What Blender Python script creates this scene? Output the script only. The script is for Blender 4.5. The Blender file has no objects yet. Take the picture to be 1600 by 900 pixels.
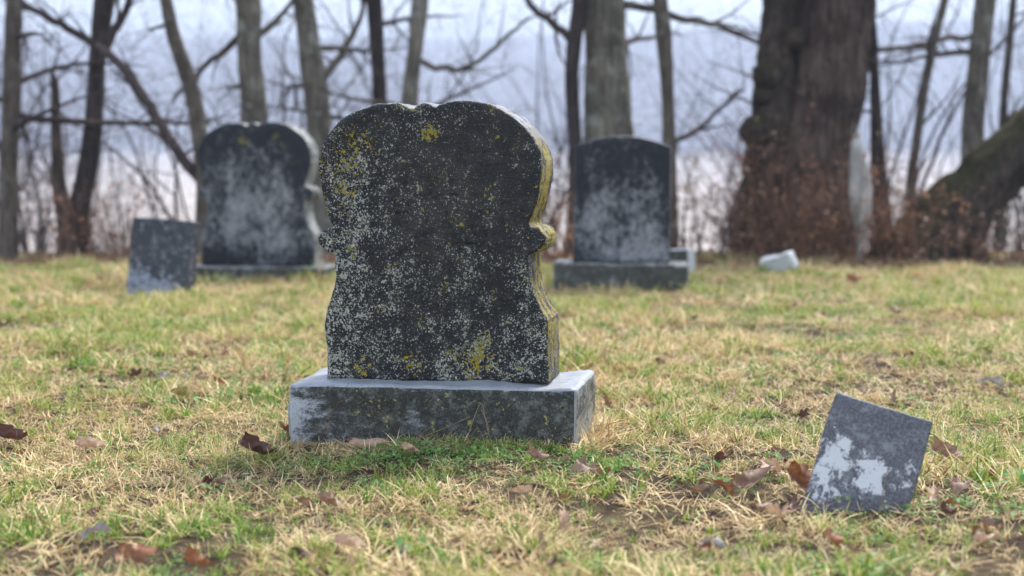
import bpy, bmesh, math, random
import numpy as np
from mathutils.geometry import delaunay_2d_cdt
from mathutils import Vector, Matrix, Euler, noise as mnoise

# ------------------------------------------------------------------ camera, sky, sun, exposure
sc = bpy.context.scene
CAM_H, FPX, PITCH = 0.733, 2222.2, math.atan(190 / 2222.2)
cd = bpy.data.cameras.new("camera"); cam = bpy.data.objects.new("camera", cd)
sc.collection.objects.link(cam); sc.camera = cam
cam.location = (0, 0, CAM_H); cam.rotation_euler = (math.pi / 2 - PITCH, 0, 0)
cd.lens, cd.sensor_width, cd.clip_start, cd.clip_end = 50, 36, 0.05, 12000
cd.dof.use_dof = True; cd.dof.focus_distance = 3.62; cd.dof.aperture_fstop = 2.1; cd.dof.aperture_blades = 9
SUN_EL, SUN_AZ = math.radians(52), math.radians(35)
w = bpy.data.worlds.new("World"); sc.world = w; w.use_nodes = True
wn, wl = w.node_tree.nodes, w.node_tree.links; wn.clear()
wo = wn.new("ShaderNodeOutputWorld"); wb = wn.new("ShaderNodeBackground"); wh = wn.new("ShaderNodeHueSaturation")
ws = wn.new("ShaderNodeTexSky"); ws.sky_type = 'NISHITA'; ws.sun_disc = False
ws.sun_elevation = SUN_EL; ws.sun_rotation = SUN_AZ; ws.air_density = 1.0; ws.dust_density = 1.0; ws.ozone_density = 1.5
wh.inputs['Saturation'].default_value = 0.6
wb.inputs['Strength'].default_value = 0.11
wl.new(ws.outputs[0], wh.inputs['Color']); wl.new(wh.outputs[0], wb.inputs['Color']); wl.new(wb.outputs[0], wo.inputs['Surface'])
sd = bpy.data.lights.new("sun", 'SUN'); sun = bpy.data.objects.new("sun", sd); sc.collection.objects.link(sun)
sd.energy = 1.5; sd.angle = math.radians(14); sd.color = (1, 0.97, 0.93)
sun.rotation_euler = (math.pi / 2 - SUN_EL, 0, math.pi - SUN_AZ)
sc.view_settings.view_transform = 'Standard'; sc.view_settings.look = 'None'
sc.view_settings.gamma = 1; sc.view_settings.exposure = 2.42
sc.render.engine = 'CYCLES'; sc.cycles.use_denoising = True
sc.cycles.max_bounces = 6; sc.cycles.diffuse_bounces = 3; sc.cycles.glossy_bounces = 2
sc.cycles.transmission_bounces = 3; sc.cycles.transparent_max_bounces = 4; sc.cycles.volume_bounces = 0
sc.cycles.use_adaptive_sampling = False

R = random.Random(7); NR = np.random.default_rng(11)
COL = sc.collection

# ------------------------------------------------------------------ helpers
def P(px, py, Y):
    """world point at distance Y that stands where the photograph shows pixel (px, py) of 1600x900"""
    xc, yc = (px - 800) / FPX, (450 - py) / FPX
    cp, sp = math.cos(PITCH), math.sin(PITCH)
    d = Vector((xc, cp + yc * sp, -sp + yc * cp))
    return Vector((0, 0, CAM_H)) + d * (Y / d.y)

def _hash(ix, iy, seed):
    h = (ix.astype(np.int64) * 374761393 + iy.astype(np.int64) * 668265263 + seed * 974711) & 0xFFFFFFFF
    h = ((h ^ (h >> 13)) * 1274126177) & 0xFFFFFFFF
    return ((h ^ (h >> 16)) & 0xFFFF) / 65535.0

def vnoise(x, y, s, seed=0):
    x, y = np.asarray(x, float) * s, np.asarray(y, float) * s
    ix, iy = np.floor(x), np.floor(y); fx, fy = x - ix, y - iy
    fx, fy = fx * fx * (3 - 2 * fx), fy * fy * (3 - 2 * fy)
    a, b = _hash(ix, iy, seed), _hash(ix + 1, iy, seed)
    c, d = _hash(ix, iy + 1, seed), _hash(ix + 1, iy + 1, seed)
    return (a * (1 - fx) + b * fx) * (1 - fy) + (c * (1 - fx) + d * fx) * fy

def smooth(t): t = np.clip(t, 0, 1); return t * t * (3 - 2 * t)

def ground_z(x, y):
    x, y = np.asarray(x, float), np.asarray(y, float)
    near = 0.035 * (vnoise(x, y, 1.1, 1) - .5) + 0.022 * (vnoise(x, y, 3.7, 2) - .5) + 0.012 * (vnoise(x, y, 11, 3) - .5)
    near = near * (1 - smooth((y - 14) / 20))
    t = np.clip(y - 9.8, 0, None)
    drop = np.where(t < 8, 0.5 * t * t * 0.02, 0.64 + (t - 8) * 0.16)
    drop = np.where(drop > 5.2, 6.2 - np.exp(-(drop - 5.2)), drop)
    return near - drop + 15 * smooth((y - 110) / 1700) * 2
def gz(x, y): return float(ground_z(np.array([x]), np.array([y]))[0])

def mesh_obj(name, verts, faces, mat=None, parent=None, smooth_=False):
    me = bpy.data.meshes.new(name)
    me.from_pydata([tuple(v) for v in verts], [], faces); me.update()
    return link_mesh(name, me, mat, parent, smooth_)

def link_mesh(name, me, mat=None, parent=None, smooth_=False):
    if mat is not None:
        for m in (mat if isinstance(mat, (list, tuple)) else [mat]): me.materials.append(m)
    if smooth_: me.polygons.foreach_set('use_smooth', [True] * len(me.polygons))
    o = bpy.data.objects.new(name, me); COL.objects.link(o)
    if parent is not None: o.parent = parent
    return o

def np_mesh(name, V, quads, mat, parent=None, smooth_=True, tris=None):
    me = bpy.data.meshes.new(name)
    nq, nt = len(quads), 0 if tris is None else len(tris)
    me.vertices.add(len(V)); me.vertices.foreach_set('co', np.asarray(V, np.float32).ravel())
    me.loops.add(nq * 4 + nt * 3)
    li = np.asarray(quads, np.int32).ravel()
    if nt: li = np.concatenate([li, np.asarray(tris, np.int32).ravel()])
    me.loops.foreach_set('vertex_index', li)
    me.polygons.add(nq + nt)
    st = np.concatenate([np.arange(nq) * 4, nq * 4 + np.arange(nt) * 3]).astype(np.int32)
    me.polygons.foreach_set('loop_start', st)
    me.update(calc_edges=True); me.validate()
    return link_mesh(name, me, mat, parent, smooth_)

def tag(o, label, cat, group=None, kind=None):
    if label: o['label'] = label
    if cat: o['category'] = cat
    if group: o['group'] = group
    if kind: o['kind'] = kind
    return o

def empty(name, loc, rot=(0, 0, 0)):
    o = bpy.data.objects.new(name, None); COL.objects.link(o)
    o.location = loc; o.rotation_euler = rot; o.empty_display_size = 0.1
    return o

class NT:
    """tiny node-tree writer"""
    def __init__(s, name):
        s.m = bpy.data.materials.new(name); s.m.use_nodes = True
        s.n, s.l = s.m.node_tree.nodes, s.m.node_tree.links; s.n.clear()
        s.out = s.n.new("ShaderNodeOutputMaterial")
    def set(s, sock, v):
        if isinstance(v, bpy.types.NodeSocket): s.l.new(v, sock)
        elif v is not None:
            if isinstance(v, (tuple, list)) and len(v) == 3 and sock.type == 'RGBA': v = (*v, 1)
            sock.default_value = v
    def node(s, t, **kw):
        n = s.n.new(t)
        for k, v in kw.items():
            if hasattr(n, k) and not k[0].isupper(): setattr(n, k, v)
        return n
    def coord(s, which='Object'): return s.n.new("ShaderNodeTexCoord").outputs[which]
    def noise(s, vec, scale, detail=4, rough=.6, dist=0, out='Fac'):
        n = s.n.new("ShaderNodeTexNoise")
        s.set(n.inputs['Vector'], vec); s.set(n.inputs['Scale'], scale); n.inputs['Detail'].default_value = detail
        n.inputs['Roughness'].default_value = rough; n.inputs['Distortion'].default_value = dist
        return n.outputs[out]
    def vor(s, vec, scale, feat='F1', out='Distance', rand=1):
        n = s.n.new("ShaderNodeTexVoronoi"); n.feature = feat
        s.set(n.inputs['Vector'], vec); n.inputs['Scale'].default_value = scale; n.inputs['Randomness'].default_value = rand
        return n.outputs[out]
    def math(s, op, a, b=None, c=None):
        n = s.n.new("ShaderNodeMath"); n.operation = op
        s.set(n.inputs[0], a)
        if b is not None: s.set(n.inputs[1], b)
        if c is not None: s.set(n.inputs[2], c)
        return n.outputs[0]
    def mr(s, v, a, b, c=0., d=1., smooth_=True):
        n = s.n.new("ShaderNodeMapRange"); n.interpolation_type = 'SMOOTHSTEP' if smooth_ else 'LINEAR'
        s.set(n.inputs[0], v); s.set(n.inputs[1], a); s.set(n.inputs[2], b); s.set(n.inputs[3], c); s.set(n.inputs[4], d)
        return n.outputs[0]
    def mix(s, f, a, b, mode='MIX'):
        n = s.n.new("ShaderNodeMix"); n.data_type = 'RGBA'; n.blend_type = mode
        s.set(n.inputs[0], f); s.set(n.inputs[6], a); s.set(n.inputs[7], b)
        return n.outputs[2]
    def sep(s, v):
        n = s.n.new("ShaderNodeSeparateXYZ"); s.set(n.inputs[0], v); return n.outputs
    def vmul(s, v, k):
        n = s.n.new("ShaderNodeVectorMath"); n.operation = 'MULTIPLY'; s.set(n.inputs[0], v); n.inputs[1].default_value = k; return n.outputs[0]
    def vdist(s, v, k):
        n = s.n.new("ShaderNodeVectorMath"); n.operation = 'DISTANCE'; s.set(n.inputs[0], v); n.inputs[1].default_value = k; return n.outputs['Value']
    def bump(s, h, strength=.5, dist=.01, nrm=None):
        n = s.n.new("ShaderNodeBump"); n.inputs['Strength'].default_value = strength; n.inputs['Distance'].default_value = dist
        s.set(n.inputs['Height'], h)
        if nrm is not None: s.l.new(nrm, n.inputs['Normal'])
        return n.outputs[0]
    def bsdf(s, col, rough=.8, nrm=None, spec=.3, trans=0):
        p = s.n.new("ShaderNodeBsdfPrincipled")
        s.set(p.inputs['Base Color'], col); s.set(p.inputs['Roughness'], rough); p.inputs['Specular IOR Level'].default_value = spec
        if nrm is not None: s.l.new(nrm, p.inputs['Normal'])
        o = p.outputs[0]
        if trans:
            t = s.n.new("ShaderNodeBsdfTranslucent"); s.set(t.inputs[0], col)
            m = s.n.new("ShaderNodeMixShader"); m.inputs[0].default_value = trans
            s.l.new(o, m.inputs[1]); s.l.new(t.outputs[0], m.inputs[2]); o = m.outputs[0]
        s.l.new(o, s.out.inputs['Surface']); return s.m

# ------------------------------------------------------------------ materials
def mat_ground():
    t = NT("ground"); v = t.coord('Object'); s = t.sep(v)
    n1 = t.noise(v, 9, 6); n2 = t.noise(v, 60, 4); n3 = t.noise(v, 1.3, 3)
    soil = t.mix(n2, (.016, .011, .007), (.055, .037, .023))
    thatch = t.mix(n2, (.035, .025, .014), (.12, .085, .045))
    lawn = t.mix(t.mr(n1, .42, .6), soil, thatch)
    litter = t.mix(n2, (.05, .028, .016), (.17, .095, .055))
    near = t.mix(t.mr(t.math('ADD', s[1], t.math('MULTIPLY', n3, 1.2)), 10.4, 11.6), lawn, litter)
    big = t.mr(t.noise(t.vmul(v, (.03, .010, .03)), 1, 6, .7), .35, .65)
    field = t.mix(big, (.36, .305, .26), (.58, .505, .44))
    far = t.mix(t.mr(s[1], 28, 60), near, field)
    h = t.math('ADD', t.math('MULTIPLY', n2, .5), n1)
    return t.bsdf(far, .95, t.bump(h, .7, .012), .1)

def mat_hill():
    t = NT("hill"); v = t.coord('Object')
    n = t.noise(v, .02, 8, .7); n2 = t.noise(t.vmul(v, (1, 1, .35)), .11, 5, .7)
    c = t.mix(t.mr(n, .35, .65), (.09, .07, .075), (.2, .17, .16)); c = t.mix(t.mr(n2, .4, .7), c, (.05, .042, .05))
    return t.bsdf(c, 1, None, 0)

def mat_die(front=True):
    """black crusted stone: grey and yellow lichen specks"""
    t = NT("lichen_stone" if front else "lichen_stone_side"); v = t.coord('Object'); s = t.sep(v)
    g = t.noise(v, 210, 5, .75); m = t.noise(v, 26, 5, .65); lo = t.noise(v, 7, 3, .5)
    streak = t.noise(t.vmul(v, (1, 1, 3.2)), 70, 3, .6)
    base = t.mix(t.mr(m, .35, .7), (.0055, .0055, .0065), (.021, .020, .020))
    base = t.mix(t.mr(g, .52, .74), base, (.085, .083, .08))
    centre = t.mr(t.vdist(t.vmul(v, (1, 0, .8)), (.02, 0, .36)), .05, .2, 1, 0)
    base = t.mix(t.math('MULTIPLY', centre, t.mr(m, .35, .6)), base, (.030, .028, .024))
    # speck density: more towards the foot and the left shoulder, few under the right shoulder
    dens = t.mr(s[2], .55, .10, .098, .155)
    dens = t.math('ADD', dens, t.mr(s[0], -.05, -.27, 0, .06))
    dens = t.math('SUBTRACT', dens, t.math('MULTIPLY', t.mr(s[2], .30, .5, 0, 1), t.mr(s[0], -.05, .12, 0, .02)))
    dens = t.math('ADD', dens, t.mr(lo, .3, .7, -.045, .045))
    dens = t.math('ADD', dens, t.mr(m, .3, .7, -.06, .06))
    wob = t.noise(v, 120, 3, .6, 0, 'Color'); vv_ = t.n.new("ShaderNodeVectorMath"); vv_.operation = 'MULTIPLY_ADD'
    t.set(vv_.inputs[0], wob); vv_.inputs[1].default_value = (.011, .011, .011); t.set(vv_.inputs[2], v); wv = vv_.outputs[0]
    mask = None
    for sc_, k_, off_ in ((88, .62, .42), (150, .75, .52), (260, .85, .62)):          # crusty rosettes of three sizes
        vo = t.n.new("ShaderNodeTexVoronoi"); t.set(vo.inputs['Vector'], wv); vo.inputs['Scale'].default_value = sc_
        rnd = t.sep(vo.outputs['Color'])[0]
        rad_ = t.math('MULTIPLY', t.math('ADD', t.math('SUBTRACT', rnd, 1 - off_ * .28), t.math('MULTIPLY', dens, 2.3)), k_)
        edge = t.math('SUBTRACT', t.math('MINIMUM', rad_, .46), vo.outputs['Distance'])
        mk = t.mr(t.math('ADD', edge, t.math('MULTIPLY', t.math('SUBTRACT', g, .5), .55)), 0, .10)
        mask = mk if mask is None else t.math('MAXIMUM', mask, mk)
    sp = t.noise(v, 200, 4, .65, .3); sp2 = t.noise(v, 62, 4, .7, .4)
    spk = t.math('ADD', t.math('MULTIPLY', sp, .6), t.math('MULTIPLY', sp2, .4))
    mask = t.math('MAXIMUM', mask, t.mr(t.math('SUBTRACT', spk, t.math('SUBTRACT', .648, t.math('MULTIPLY', dens, .56))), 0, .025))
    lc = t.mix(t.mr(g, .35, .62), (.17, .17, .16), (.58, .58, .55)); lc = t.mix(t.mr(sp2, .4, .65), lc, (.31, .31, .235))
    col = t.mix(mask, base, lc)
    yl = t.noise(v, 85, 4, .65, .4)
    ym = t.noise(v, 13, 3, .5)
    ydens = t.mr(ym, .52, .70, 0.015, .12)
    for c, r, a in (((-.005, 0, .655), .045, .17), ((.015, 0, .545), .04, .08), ((-.2, 0, .62), .09, .12), ((-.255, 0, .54), .09, .10), ((-.205, 0, .035), .055, .15),
                    ((-.06, 0, .05), .06, .12), ((.12, 0, .08), .07, .09), ((-.25, 0, .45), .05, .08), ((.1, 0, .04), .12, .05)):
        q = t.vdist(t.vmul(v, (1, 0, 1)), c)
        ydens = t.math('ADD', ydens, t.mr(q, r, r * .2, 0, a))
    if not front:
        yn = t.noise(t.vmul(v, (1, 1, .3)), 22, 5, .7)
        band = t.math('MULTIPLY', t.math('MULTIPLY', t.mr(s[2], .70, .58, .0, 1), t.mr(s[2], .0, .34, .62, 1)), t.mr(yn, .38, .56, .0, 1.15))
        ydens = t.math('ADD', ydens, t.math('MULTIPLY', band, .25))
        col = t.mix(t.math('MULTIPLY', t.mr(s[2], .56, .70, .06, .6), t.mr(m, .35, .6)), col, (.40, .41, .42))
    ymask = t.mr(t.math('SUBTRACT', yl, t.math('SUBTRACT', .68, ydens)), 0, .03)
    yc = t.mix(t.mr(g, .3, .7), (.13, .09, .005), (.42, .31, .012))
    yc = t.mix(t.mr(m, .4, .62), yc, (.24, .20, .03))
    col = t.mix(ymask, col, yc)
    h = t.math('ADD', t.math('MULTIPLY', g, .55), t.math('MULTIPLY', streak, .8))
    h = t.math('ADD', h, t.math('MULTIPLY', t.math('ADD', mask, ymask), .35))
    h = t.math('ADD', h, t.math('MULTIPLY', m, 1.2))
    rough = t.mr(mask, 0, 1, .52, .9)
    return t.bsdf(col, rough, t.bump(h, .85, .004 if front else .007), .28)

def mat_marble(crust=0., dark=(.022, .022, .019), light=(.46, .48, .52), scale=1., vert=None, yellow=.0, spec=.35):
    """weathered pale marble; crust = share of black growth"""
    t = NT("marble"); v = t.coord('Object'); s = t.sep(v); k = scale
    g = t.noise(v, 220 * k, 4, .7); m = t.noise(t.vmul(v, (.55, .55, 1.3)), 26 * k, 6, .7, .4); lo = t.noise(v, 6 * k, 3)
    pale = t.mix(t.mr(m, .3, .7), tuple(c * .62 for c in light), light)
    pale = t.mix(t.math('MULTIPLY', t.mr(g, .45, .7), .5), pale, tuple(c * .5 for c in light))
    dk = t.mix(t.mr(g, .35, .75), dark, tuple(c * 4.2 + .01 for c in dark))
    mot = t.noise(v, 30 * k, 6, .8, .1); dk = t.mix(t.math('MULTIPLY', t.mr(mot, .46, .68), .8), dk, tuple(c * k_ for c, k_ in zip(light, (.33, .32, .27))))
    f = t.math('ADD', t.math('ADD', t.math('MULTIPLY', m, .7), t.math('MULTIPLY', lo, .3)), crust)
    if vert is not None:
        axis, a, b, amt = vert
        f = t.math('ADD', f, t.mr(s[axis], a, b, 0, amt))
    mask = t.mr(t.math('ADD', f, t.math('MULTIPLY', t.math('SUBTRACT', g, .5), .25)), .43, .58)
    col = t.mix(mask, pale, dk)
    if yellow:
        yl = t.math('ADD', t.math('MULTIPLY', t.noise(v, 70 * k, 4, .7), .7), t.math('MULTIPLY', t.noise(v, 9 * k, 3), .3))
        col = t.mix(t.mr(yl, .66 - yellow, .69 - yellow), col, t.mix(g, (.16, .14, .03), (.38, .34, .10)))
    h = t.math('ADD', t.math('MULTIPLY', g, .5), m)
    return t.bsdf(col, t.mr(mask, 0, 1, .42, .75), t.bump(h, .5, .003), spec)

def mat_far_stone(light=(.36, .37, .38), amt=.0, z0=.1, z1=.6):
    """dark stone with pale washed-out blotches low on the face"""
    t = NT("dark_stone"); v = t.coord('Object'); s = t.sep(v)
    m = t.noise(t.vmul(v, (1.2, 1, .8)), 26, 6, .75, .3); g = t.noise(v, 90, 4, .7); lo = t.noise(v, 5, 3)
    base = t.mix(m, (.007, .008, .012), (.026, .028, .036))
    f = t.math('ADD', t.math('ADD', t.math('MULTIPLY', m, .45), t.math('MULTIPLY', g, .3)), t.math('MULTIPLY', lo, .3))
    zz = t.math('MULTIPLY', t.mr(s[2], z1, z0 + .2, 0, .13), t.mr(s[2], z0 - .06, z0 + .06, .2, 1))
    side = t.mr(t.math('ABSOLUTE', s[0]), .3, .15, -.06, 0)
    mask = t.mr(t.math('ADD', t.math('ADD', f, zz), side), .60 - amt, .78 - amt)
    col = t.mix(mask, base, t.mix(g, tuple(c * .55 for c in light), light))
    yl = t.noise(v, 12, 4); col = t.mix(t.math('MULTIPLY', t.mr(yl, .6, .68), t.mr(s[2], .6, .75)), col, (.10, .09, .035))
    return t.bsdf(col, .6, t.bump(t.math('ADD', g, m), .6, .005), .15)

def mat_slab(light=(.62, .64, .66), dark=(.04, .041, .046), z_hi=.16, thr=.56, patches=None):
    t = NT("slab_stone"); v = t.coord('Object'); s = t.sep(v)
    m = t.noise(v, 24, 7, .72, .25); g = t.noise(v, 170, 4, .7)
    dk = t.mix(t.mr(g, .35, .7), dark, tuple(c * 2.2 + .01 for c in dark))
    dk = t.mix(t.mr(t.noise(v, 30, 6, .75), .5, .68), dk, (.20, .20, .205))
    f = t.math('ADD', m, t.mr(s[2], z_hi + .03, z_hi - .03, -.16, -.02))
    for c_, r_, a_ in (patches or ()): f = t.math('ADD', f, t.mr(t.vdist(t.vmul(v, (1, 0, .75)), c_), r_, r_ * .3, 0, a_))
    f = t.math('ADD', f, t.math('ADD', t.math('MULTIPLY', t.math('SUBTRACT', g, .5), .10), t.math('MULTIPLY', t.math('SUBTRACT', t.noise(t.vmul(v, (1.6, 1, .7)), 55, 4, .7), .5), .30)))
    mask = t.mr(f, thr - .02, thr + .07)
    col = t.mix(mask, dk, t.mix(g, tuple(c * .82 for c in light), light))
    return t.bsdf(col, .6, t.bump(t.math('ADD', g, t.math('MULTIPLY', mask, -.6)), .5, .003), .3)

def mat_bark(a, b, moss=0., vs=.22, scale=30, lich=0.):
    t = NT("bark"); v = t.coord('Object'); s = t.sep(v)
    n = t.noise(t.vmul(v, (1, 1, vs)), scale, 6, .7, .5); lo = t.noise(v, 2.6, 4); f = t.noise(v, 8, 5, .65)
    c = t.mix(t.mr(n, .32, .68), a, b)
    c = t.mix(t.math('MULTIPLY', t.mr(lo, .4, .65), .55), c, tuple(x * .45 for x in a))
    if lich: c = t.mix(t.math('MULTIPLY', t.mr(f, .52, .68), lich), c, (.30, .31, .27))
    if moss:
        geo = t.n.new("ShaderNodeNewGeometry"); nz = t.sep(geo.outputs['Normal'])[2]
        c = t.mix(t.math('MULTIPLY', t.mr(t.math('ADD', nz, t.math('MULTIPLY', f, .9)), .95 - moss, 1.35 - moss), .8), c, t.mix(n, (.02, .018, .006), (.05, .045, .014)))
    return t.bsdf(c, .95, t.bump(n, 1, .03), .15)

def mat_grass(name, cols, trans=.35, rough=.65, tipc=None):
    """cols: list of (colour a, colour b); tint by patch, tuft and blade"""
    t = NT(name); oi = t.n.new("ShaderNodeObjectInfo")
    at = t.n.new("ShaderNodeAttribute"); at.attribute_name = "blade"; s = t.sep(at.outputs['Vector'])
    n = t.noise(oi.outputs['Location'], 1.6, 3, .6)
    r = t.math('FRACT', t.math('ADD', t.math('MULTIPLY', oi.outputs['Random'], 7.3), s[0]))
    c = t.mix(t.mr(r, 0, 1, 0, 1, False), cols[0], cols[1])
    c = t.mix(t.mr(t.math('ADD', n, t.math('MULTIPLY', t.math('SUBTRACT', s[0], .5), .5)), .35, .65), c, t.mix(r, cols[2], cols[3]))
    if tipc: c = t.mix(t.math('MULTIPLY', t.mr(s[1], .55, 1), t.mr(r, .3, .6)), c, tipc)
    return t.bsdf(c, rough, None, .25, trans)

def mat_leaf(name, a, b, trans=.2):
    t = NT(name); v = t.coord('Object'); oi = t.n.new("ShaderNodeObjectInfo")
    n = t.noise(v, 60, 5, .7); n2 = t.noise(v, 18, 3)
    c = t.mix(t.mr(n, .3, .7), a, b); c = t.mix(t.math('MULTIPLY', t.mr(n2, .5, .7), .5), c, tuple(x * .4 for x in a))
    c = t.mix(t.math('MULTIPLY', oi.outputs['Random'], .35), c, tuple(x * .55 for x in b))
    return t.bsdf(c, .5, t.bump(n, .4, .003), .4, trans)

M = dict(
    ground=mat_ground(), hill=mat_hill(), die=mat_die(True), die_side=mat_die(False),
    plinth_top=mat_marble(-.09, dark=(.05, .052, .05), light=(.32, .335, .355), spec=.5),
    plinth_front=mat_marble(-.06, dark=(.012, .012, .010), vert=(0, -.42, -.22, .19), yellow=.06),
    plinth_side=mat_marble(.0, light=(.30, .30, .27), yellow=.05),
    far_die=mat_far_stone((.29, .295, .30), .06, .1, .9), far_die2=mat_far_stone((.28, .285, .30), .055, .0, .66),
    far_plinth=mat_marble(.09, light=(.28, .29, .29), yellow=.03, spec=.15), far_edge=mat_marble(.0, light=(.36, .36, .32), yellow=.03),
    slab=mat_slab((.56, .565, .57), (.062, .060, .068), .19, .60, [((-.085, 0, .105), .085, .15), ((.012, 0, .105), .05, .12), ((.02, 0, .075), .05, .12), ((.085, 0, .105), .045, .11), ((-.06, 0, .03), .05, .08)]), slab_edge=mat_marble(.16, dark=(.03, .026, .02), light=(.3, .27, .22)),
    slab2=mat_slab((.24, .265, .31), (.018, .020, .025), .30, .60, [((-.12, 0, .02), .16, .22), ((.06, 0, .01), .13, .22), ((-.03, 0, .2), .06, .08)]), white=mat_marble(-.10, dark=(.06, .055, .045), light=(.55, .56, .55)),
    bark_grey=mat_bark((.085, .072, .055), (.25, .225, .18), 0, .16, 26, .6),
    bark_brown=mat_bark((.06, .048, .038), (.17, .14, .11), 0, .2, 30, .3),
    bark_dark=mat_bark((.022, .018, .018), (.085, .066, .06), .1, .2, 26),
    bark_oak=mat_bark((.026, .019, .016), (.14, .098, .08), .0, .18, 22),
    bark_moss=mat_bark((.02, .016, .013), (.085, .064, .05), .30, .5, 22),
    twig=mat_bark((.035, .026, .026), (.12, .09, .085), 0, 1, 30), rust=mat_bark((.14, .07, .04), (.34, .19, .12), 0, 1, 30),
    moss=mat_grass("moss", [(.02, .028, .006), (.05, .055, .012), (.03, .03, .01), (.07, .06, .02)], .1, .9),
)

# ------------------------------------------------------------------ terrain
def axis(fine_a, fine_b, step, far_a, far_b, grow):
    mid = list(np.arange(fine_a, fine_b + 1e-6, step)); lo = []; x = fine_a; s = step
    while x > far_a: s *= grow; x -= s; lo.append(x)
    hi = []; x = fine_b; s = step
    while x < far_b: s *= grow; x += s; hi.append(x)
    return np.array(lo[::-1] + mid + hi)
gx = axis(-6, 6, .05, -2500, 2500, 1.16); gy = axis(1.0, 13, .05, -30, 2600, 1.12)
X, Y = np.meshgrid(gx, gy); Z = ground_z(X, Y)
def grid_quads(nx, ny):
    i = np.arange(nx * ny).reshape(ny, nx)
    return np.stack([i[:-1, :-1], i[:-1, 1:], i[1:, 1:], i[1:, :-1]], -1).reshape(-1, 4)
tag(np_mesh('ground', np.stack([X, Y, Z], -1).reshape(-1, 3), grid_quads(len(gx), len(gy)), M['ground']),
    'grassy burial ground falling away to a pale winter field', 'ground', kind='structure')

hx, hy = np.linspace(-2400, 2400, 150), np.linspace(950, 2400, 60)
HX, HY = np.meshgrid(hx, hy)
ridge = 96 + 60 * vnoise(HX, HY * 0, .0022, 5) + 22 * vnoise(HX, HY, .005, 6) + 10 * vnoise(HX, HY, .02, 8)
HZ = 3 + ridge * smooth((HY - 960) / 800) + 5 * vnoise(HX, HY, .06, 9) * smooth((HY - 980) / 100)
tag(np_mesh('hills', np.stack([HX, HY, HZ], -1).reshape(-1, 3), grid_quads(150, 60), M['hill']),
    'long wooded ridge fading blue behind the field', 'hills', kind='structure')

# ------------------------------------------------------------------ gravestones
def catmull(pts, n):
    p = np.array(pts, float); m = len(p); out = []
    for i in range(m - 1):
        p0, p1, p2, p3 = p[max(i - 1, 0)], p[i], p[i + 1], p[min(i + 2, m - 1)]
        for t in np.linspace(0, 1, n, endpoint=False):
            out.append(.5 * ((2 * p1) + (-p0 + p2) * t + (2 * p0 - 5 * p1 + 4 * p2 - p3) * t * t + (-p0 + 3 * p1 - 3 * p2 + p3) * t ** 3))
    out.append(p[-1]); return np.array(out)

def inset(poly, d):
    a, b = (np.roll(poly, 1, 0) + np.roll(poly, 2, 0)) / 2, (np.roll(poly, -1, 0) + np.roll(poly, -2, 0)) / 2
    t = b - a; t /= np.linalg.norm(t, axis=1)[:, None] + 1e-9
    return poly + np.stack([-t[:, 1], t[:, 0]], 1) * d   # for a counter-clockwise outline: inwards

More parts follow.
